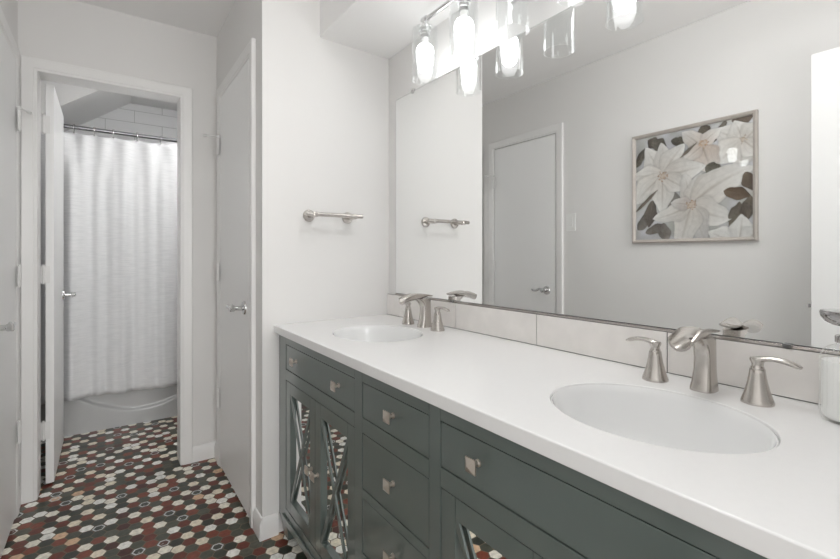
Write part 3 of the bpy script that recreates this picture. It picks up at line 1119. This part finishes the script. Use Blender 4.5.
# ------------------------------------------------------------------ vanity light
LX = -0.120
LYS = [-0.445, -0.678, -0.905, -1.137, -1.365]
BARZ = 2.094
vl = thing('vanity_light', (LX, -0.905, BARZ), 'chrome bar light with clear glass shades above the mirror', 'light fixture')
MB().cyl((LX, LYS[0] + 0.014, BARZ), (LX, LYS[-1] - 0.014, BARZ), 0.0085, n=18).build('bar', M['chrome'], vl)
mb = MB()
mb.box(-0.024, -0.0008, -0.905 - 0.11, -0.905 + 0.11, 2.03, 2.13)
mb.build('wall_plate', M['chrome'], vl, bevel=0.004)
for yy in (-0.905 - 0.055, -0.905 + 0.055):
    MB().cyl((-0.020, yy, BARZ), (LX, yy, BARZ), 0.007, n=14).build('support_arm', M['chrome'], vl)
SHB, SHT = 1.857, 2.058
for i, yy in enumerate(LYS):
    mb = MB()
    mb.cyl((LX, yy - 0.013, BARZ), (LX, yy + 0.013, BARZ), 0.0135, n=18)
    mb.cyl((LX, yy, BARZ - 0.034), (LX, yy, BARZ), 0.009, n=16)
    mb.lathe([(0.014, -0.030), (0.024, -0.034), (0.024, -0.046), (0.019, -0.047), (0.019, -0.058), (0.0165, -0.059), (0.0165, -0.072)], (LX, yy, BARZ), n=28)
    mb.build('socket', M['chrome'], vl)
    ro, ri = 0.0520, 0.0494
    m2 = MB()
    rv_o = [(0.020, SHT), (0.046, SHT), (0.0505, SHT - 0.003), (ro, SHT - 0.009), (ro, SHB + 0.002), (ro + 0.0006, SHB), (ri, SHB), (ri, SHT - 0.009), (0.046, SHT - 0.004), (0.020, SHT - 0.003)]
    rings = [[Vector((LX + r * math.cos(2 * PI * k / 48), yy + r * math.sin(2 * PI * k / 48), z)) for k in range(48)] for r, z in rv_o]
    rings.append(rings[0])
    m2.loft(rings, cap=False)
    bmesh.ops.remove_doubles(m2.bm, verts=m2.bm.verts[:], dist=1e-6)
    m2.build('glass_shade', M['glass'], vl, smooth=40)
    if i != 2:
        MB().lathe([(0.0125, 2.036), (0.0130, 2.010), (0.0150, 1.998)], (LX, yy, 0), n=24).build('bulb_base', M['bulbbase'], vl)
        MB().lathe([(0.0155, 1.998), (0.026, 1.992), (0.0325, 1.982), (0.0348, 1.968), (0.0330, 1.954), (0.0295, 1.944), (0.0290, 1.937), (0.0302, 1.925), (0.0295, 1.911), (0.0255, 1.899), (0.017, 1.890), (0.006, 1.887)], (LX, yy, 0), n=32).build('bulb', M['bulb'], vl, smooth=80)

# ------------------------------------------------------------------ towel bar
tbz = 1.341
tbt = thing('towel_bar', (-0.326, -0.03, tbz), 'short brushed nickel towel bar on the end wall', 'towel bar')
MB().cyl((-0.460, -0.060, tbz + 0.002), (-0.193, -0.060, tbz + 0.002), 0.0092, n=20).build('bar', M['nickel'], tbt, bevel=0.0008)
for xx in (-0.420, -0.231):
    MB().lathe([(0.0265, 0.0008), (0.0265, 0.006), (0.0235, 0.010), (0.0100, 0.012), (0.0092, 0.060), (0.0118, 0.062), (0.0118, 0.086), (0.009, 0.0875)], (xx, fe(xx), tbz), (0, -1, 0), 28).build('post', M['nickel'], tbt)

# ------------------------------------------------------------------ light switch
ls = thing('light_switch', (-W, 0.040, 1.336), 'white rocker light switch beside the door in the mirror', 'light switch')
MB().box(-W + 0.0005, -W + 0.0065, 0.0025, 0.0775, 1.336, 1.456).build('plate', M['plastic'], ls, bevel=0.002)
MB().prism([(-W + 0.0060, 0.0235, 1.363), (-W + 0.0110, 0.0235, 1.363), (-W + 0.0078, 0.0235, 1.429), (-W + 0.0060, 0.0235, 1.429)], (0, 0.033, 0)).build('rocker', M['plastic'], ls, bevel=0.0008)

# ------------------------------------------------------------------ framed flower picture
PY0, PY1, PZ0, PZ1 = -0.406, -1.038, 1.240, 1.881
fp = thing('framed_picture', (-W, (PY0 + PY1) / 2, PZ0), 'pale framed print of large white flowers and dark leaves on the wall in the mirror', 'picture')
FWD = 0.018
mb = MB()


def fpath(o):
    a, b = PY1 + FWD - o, PY0 - FWD + o
    c, d = PZ0 + FWD - o, PZ1 - FWD + o
    return [(a, c), (a, d), (b, d), (b, c), (a, c)]


sweep_frame(mb, fpath, [(-0.002, 0.001), (-0.002, 0.014), (0.002, 0.020), (0.012, 0.026), (0.018, 0.022), (0.018, 0.001)], P_left)
bmesh.ops.remove_doubles(mb.bm, verts=mb.bm.verts[:], dist=1e-6)
mb.build('frame', M['framewood'], fp, smooth=25)


def paint(N):
    """Colours of the print on an N x N grid; a runs left to right as seen in the mirror, b top to bottom."""
    a = np.linspace(0, 1, N)[None, :].repeat(N, 0)
    b = np.linspace(0, 1, N)[:, None].repeat(N, 1)
    rng = np.random.RandomState(3)

    def vnoise(f):
        n = int(f) + 3
        g = rng.rand(n, n)
        x, y = a * f, b * f
        xi, yi = x.astype(int), y.astype(int)
        tx, ty = x - xi, y - yi
        tx, ty = tx * tx * (3 - 2 * tx), ty * ty * (3 - 2 * ty)
        return (g[yi, xi] * (1 - tx) + g[yi, xi + 1] * tx) * (1 - ty) + (g[yi + 1, xi] * (1 - tx) + g[yi + 1, xi + 1] * tx) * ty
    n1, n2, n3 = vnoise(5), vnoise(14), vnoise(45)
    img = np.zeros((N, N, 3))
    img[:] = np.array([198, 197, 196])
    img += ((n1 - 0.5) * 55 + (n2 - 0.5) * 30)[..., None]
    img[..., 2] += (n2 - 0.4) * 14

    def petal(bx, by, tx, ty, wd, base, tip, rib=(150, 138, 125), shade=18, pw=0.75, skew=0.0, veins=9):
        dx, dy = tx - bx, ty - by
        L = math.hypot(dx, dy)
        ux, uy = dx / L, dy / L
        t = ((a - bx) * ux + (b - by) * uy) / L
        s = -(a - bx) * uy + (b - by) * ux
        tt = np.clip(t, 0, 1)
        s = s - skew * L * np.sin(PI * tt) * 0.25
        prof = wd * 1.22 * np.sin(PI * tt ** pw) ** 0.8 * (1 + 0.10 * np.sin(11 * tt + 9 * bx) + 0.16 * (n2 - 0.5))
        inside = (t > 0) & (t < 1) & (np.abs(s) < prof)
        edge = np.clip((np.abs(s) / np.maximum(prof, 1e-5) - 0.82) / 0.18, 0, 1)
        r = np.clip(s / np.maximum(prof, 1e-5), -1, 1)
        colr = np.array(base)[None, None] * (1 - tt[..., None]) + np.array(tip)[None, None] * tt[..., None]
        colr = colr - shade * (0.5 - 0.5 * r[..., None]) * 0.9
        colr = colr - (10 * np.maximum(0, np.sin(r * veins * 1.6 + 2 * n1)) ** 4 * (1 - 0.6 * tt))[..., None]
        mid = np.exp(-(s / (0.10 * wd + 1e-6)) ** 2) * (1 - tt) * 0.5
        colr = colr * (1 - mid[..., None]) + np.array(rib)[None, None] * mid[..., None]
        colr = colr - 15 * edge[..., None] ** 2 + ((n3 - 0.5) * 12)[..., None]
        img[inside] = colr[inside]
        # soft cast line beside the petal, part of the print
        out = (t > 0.02) & (t < 0.98) & (np.abs(s) >= prof) & (np.abs(s) < prof + 0.010)
        img[out] *= 0.94

    def leaf(bx, by, tx, ty, wd, c=(112, 104, 92), c2=(72, 62, 52), skew=0.0):
        c, c2 = [v + 16 for v in c], [v + 18 for v in c2]
        wd = wd * 0.9
        petal(bx, by, tx, ty, wd, c, c2, rib=(150, 140, 125), shade=26, pw=0.9, skew=skew, veins=5)

    def stamens(cx, cy, R, n, colr=(176, 150, 128)):
        for k in range(n):
            an = rng.rand() * 2 * PI
            r = R * (0.3 + 0.7 * rng.rand())
            x, y = cx + math.cos(an) * r, cy + math.sin(an) * r
            d = np.hypot(a - x, b - y) < 0.0065
            img[d] = np.array(colr) * (0.8 + 0.35 * rng.rand())
            for q in np.linspace(0.1, 1, 10):
                d = np.hypot(a - cx - (x - cx) * q, b - cy - (y - cy) * q) < 0.0030
                img[d] = np.array((205, 188, 172))
    Wt, Wb, Wg = (245, 243, 240), (220, 213, 206), (233, 230, 227)
    # leaves and grey undergrowth behind
    leaf(0.02, 0.90, 0.18, 0.72, 0.05, (128, 122, 116), (96, 88, 80))
    leaf(0.10, 0.93, 0.30, 0.86, 0.04, (120, 112, 104), (92, 84, 76))
    leaf(0.30, 1.02, 0.27, 0.84, 0.05, (138, 132, 126), (104, 96, 90))
    leaf(0.17, 0.62, 0.13, 0.88, 0.055, (100, 90, 80), (84, 74, 64))
    leaf(0.36, 0.55, 0.36, 0.74, 0.06, (140, 136, 130), (120, 114, 108))
    leaf(0.22, 0.10, 0.12, 0.03, 0.05)
    leaf(0.16, 0.06, 0.30, 0.13, 0.055, (104, 98, 88), (84, 78, 68))
    leaf(0.00, 0.28, 0.10, 0.10, 0.035, (96, 90, 78), (70, 64, 54))
    leaf(0.47, 0.12, 0.34, 0.08, 0.04, (96, 90, 80), (76, 70, 60))
    leaf(0.61, 0.00, 0.66, 0.14, 0.05, (100, 90, 78), (80, 70, 58))
    leaf(0.80, 0.00, 0.70, 0.17, 0.03, (104, 96, 86), (90, 80, 70))
    leaf(0.84, 0.02, 1.02, -0.01, 0.05, (104, 88, 76), (86, 70, 58))
    leaf(0.68, 0.42, 0.73, 0.28, 0.035, (110, 106, 96), (92, 86, 76))
    leaf(0.44, 0.30, 0.58, 0.12, 0.03, (112, 104, 94), (96, 88, 78))
    leaf(0.86, 0.98, 0.90, 0.70, 0.06, (134, 126, 116), (92, 82, 70))
    leaf(0.98, 0.66, 0.93, 0.88, 0.05, (110, 98, 86), (84, 72, 60))
    # flower at the upper right
    petal(0.93, 0.20, 0.70, 0.06, 0.075, Wb, Wt)
    petal(0.93, 0.20, 0.86, 0.02, 0.07, Wb, Wt)
    petal(0.93, 0.20, 1.06, 0.08, 0.08, Wb, Wt)
    petal(0.93, 0.20, 0.74, 0.36, 0.095, Wb, Wt, skew=0.2)
    petal(0.93, 0.20, 0.90, 0.44, 0.08, Wb, Wg)
    petal(0.93, 0.20, 1.06, 0.34, 0.07, Wb, Wt)
    stamens(0.93, 0.19, 0.035, 12, (170, 158, 140))
    # half-open flower with peach heart, top centre
    petal(0.61, 0.18, 0.44, 0.02, 0.06, (214, 203, 194), Wg)
    petal(0.61, 0.18, 0.76, 0.06, 0.05, (220, 208, 200), Wt, skew=-0.3)
    petal(0.61, 0.18, 0.53, 0.42, 0.085, (208, 192, 180), (224, 217, 212))
    petal(0.61, 0.18, 0.70, 0.44, 0.09, (212, 196, 184), (230, 225, 221))
    petal(0.61, 0.18, 0.44, 0.30, 0.05, (214, 200, 190), Wt)
    stamens(0.62, 0.165, 0.04, 40, (190, 158, 132))
    # large flower at the left
    petal(0.265, 0.40, 0.10, 0.10, 0.085, Wb, Wt)
    petal(0.265, 0.40, 0.25, 0.08, 0.075, Wb, Wg, skew=0.2)
    petal(0.265, 0.40, 0.46, 0.13, 0.085, Wb, Wt, skew=-0.2)
    petal(0.265, 0.40, 0.64, 0.36, 0.095, Wb, Wt)
    petal(0.265, 0.40, -0.03, 0.36, 0.085, Wb, Wt)
    petal(0.265, 0.40, 0.00, 0.64, 0.105, Wb, Wt, skew=0.2)
    petal(0.265, 0.40, 0.26, 0.76, 0.085, Wb, Wt)
    petal(0.265, 0.40, 0.50, 0.56, 0.07, Wb, Wg)
    stamens(0.265, 0.40, 0.05, 46, (168, 142, 124))
    # branches
    leaf(0.00, 0.72, 0.22, 0.52, 0.016, (96, 84, 72), (112, 100, 90))
    leaf(0.42, 0.26, 0.57, 0.14, 0.012, (120, 110, 98), (100, 90, 80))
    leaf(0.64, 0.36, 0.76, 0.44, 0.055, (98, 94, 82), (112, 106, 96))
    # flower in the lower middle
    petal(0.52, 0.69, 0.46, 0.40, 0.06, Wb, Wg)
    petal(0.52, 0.69, 0.60, 0.42, 0.07, Wb, Wg)
    petal(0.52, 0.69, 1.00, 0.42, 0.12, Wb, Wt, skew=-0.25)
    petal(0.52, 0.69, 0.84, 0.84, 0.11, Wb, Wt, skew=0.25)
    petal(0.52, 0.69, 0.64, 1.04, 0.08, Wb, (206, 204, 204))
    petal(0.52, 0.69, 0.42, 1.08, 0.10, Wb, Wt)
    petal(0.52, 0.69, 0.17, 0.80, 0.07, Wb, Wt, skew=-0.2)
    petal(0.52, 0.69, 0.34, 0.66, 0.05, (200, 188, 182), Wg)
    stamens(0.52, 0.69, 0.045, 30, (160, 130, 108))
    # flower at the lower right
    petal(0.86, 1.04, 0.66, 0.94, 0.08, Wg, Wt)
    petal(0.90, 1.04, 0.92, 0.80, 0.07, Wg, Wt)
    petal(0.92, 1.05, 1.06, 0.92, 0.07, Wg, Wt)
    leaf(0.78, 0.60, 0.98, 0.66, 0.05, (112, 92, 74), (86, 68, 52))
    leaf(0.94, 0.46, 1.00, 0.62, 0.05, (104, 88, 74), (80, 66, 54))
    leaf(0.82, 0.84, 0.90, 0.72, 0.03, (110, 102, 92), (90, 80, 70))
    leaf(0.96, 0.84, 0.93, 0.70, 0.035, (96, 86, 76), (80, 70, 60))
    return np.clip(img, 20, 245)


NP = 230
img = paint(NP)
lin = (img / 255.0)
lin = np.where(lin <= 0.04045, lin / 12.92, ((lin + 0.055) / 1.055) ** 2.4)
pa, pb = PY0 - FWD + 0.001, PY1 + FWD - 0.001
qa, qb = PZ1 - FWD + 0.001, PZ0 + FWD - 0.001
verts, faces = [], []
base = Vector((-W, (PY0 + PY1) / 2, PZ0))
for r in range(NP):
    for c in range(NP):
        verts.append((0.009, pa + (pb - pa) * c / (NP - 1) - base.y, qa + (qb - qa) * r / (NP - 1) - base.z))
for r in range(NP - 1):
    for c in range(NP - 1):
        i = r * NP + c
        faces.append((i, i + 1, i + NP + 1, i + NP))
me = bpy.data.meshes.new('print')
me.from_pydata(verts, [], faces)
at = me.color_attributes.new('paint', 'FLOAT_COLOR', 'POINT')
buf = np.ones((NP * NP, 4), dtype=np.float32)
buf[:, :3] = lin.reshape(-1, 3)
at.data.foreach_set('color', buf.ravel())
m, nt, p = new_mat('printed_paper')
va = nd(nt, 'ShaderNodeVertexColor', layer_name='paint')
nt.links.new(va.outputs['Color'], p.inputs['Base Color'])
p.inputs['Roughness'].default_value = 0.6
p.inputs['Specular IOR Level'].default_value = 0.2
me.materials.append(m)
me.update()
po = bpy.data.objects.new('print', me)
COL.objects.link(po)
po.parent = fp
# normals towards the room (+x)
if me.polygons[0].normal.x < 0:
    me.flip_normals()
MB().box(-W + 0.0115, -W + 0.0135, PY1 + FWD - 0.001, PY0 - FWD + 0.001, PZ0 + FWD - 0.001, PZ1 - FWD + 0.001).build('glass_pane', M['pane'], fp)

# ------------------------------------------------------------------ soap dispenser
SX, SY, SR = -0.087, -1.661, 0.0395
sd = thing('soap_dispenser', (SX, SY, CT1), 'ribbed glass soap bottle with chrome pump at the right edge of the countertop', 'soap dispenser')
rib = lambda a, h: 1 + (0.050 * abs(math.cos(12 * a)) - 0.040 if 0.008 < h < 0.150 else 0)
mb = MB()
mb.lathe([(0.034, 0.0006), (0.038, 0.004), (SR, 0.010), (SR, 0.106), (0.0385, 0.114), (0.034, 0.124), (0.026, 0.131), (0.0165, 0.135), (0.0150, 0.142)], (SX, SY, CT1), n=144, rfun=rib)
mb.build('bottle', M['bottle'], sd, smooth=70)
MB().lathe([(0.031, 0.005), (0.0350, 0.009), (0.0364, 0.014), (0.0364, 0.104), (0.0355, 0.106)], (SX, SY, CT1), n=48).build('liquid_soap', M['soap'], sd)
MB().lathe([(0.0165, 0.138), (0.0185, 0.139), (0.0185, 0.150), (0.015, 0.152)], (SX, SY, CT1), n=32).build('collar', M['chrome'], sd)
mb = MB()
mb.cyl((SX, SY, CT1 + 0.151), (SX, SY, CT1 + 0.172), 0.0065, n=16)
mb.lathe([(0.008, 0.166), (0.022, 0.169), (0.0320, 0.175), (0.0375, 0.183), (0.0390, 0.191), (0.0375, 0.194), (0.008, 0.195)], (SX, SY, CT1), n=36)
mb.tube([(SX - 0.004, SY - 0.020, CT1 + 0.189), (SX - 0.012, SY - 0.052, CT1 + 0.190), (SX - 0.015, SY - 0.062, CT1 + 0.184)], [0.007, 0.006, 0.005], 14)
mb.build('pump', M['darkchrome'], sd, smooth=50)
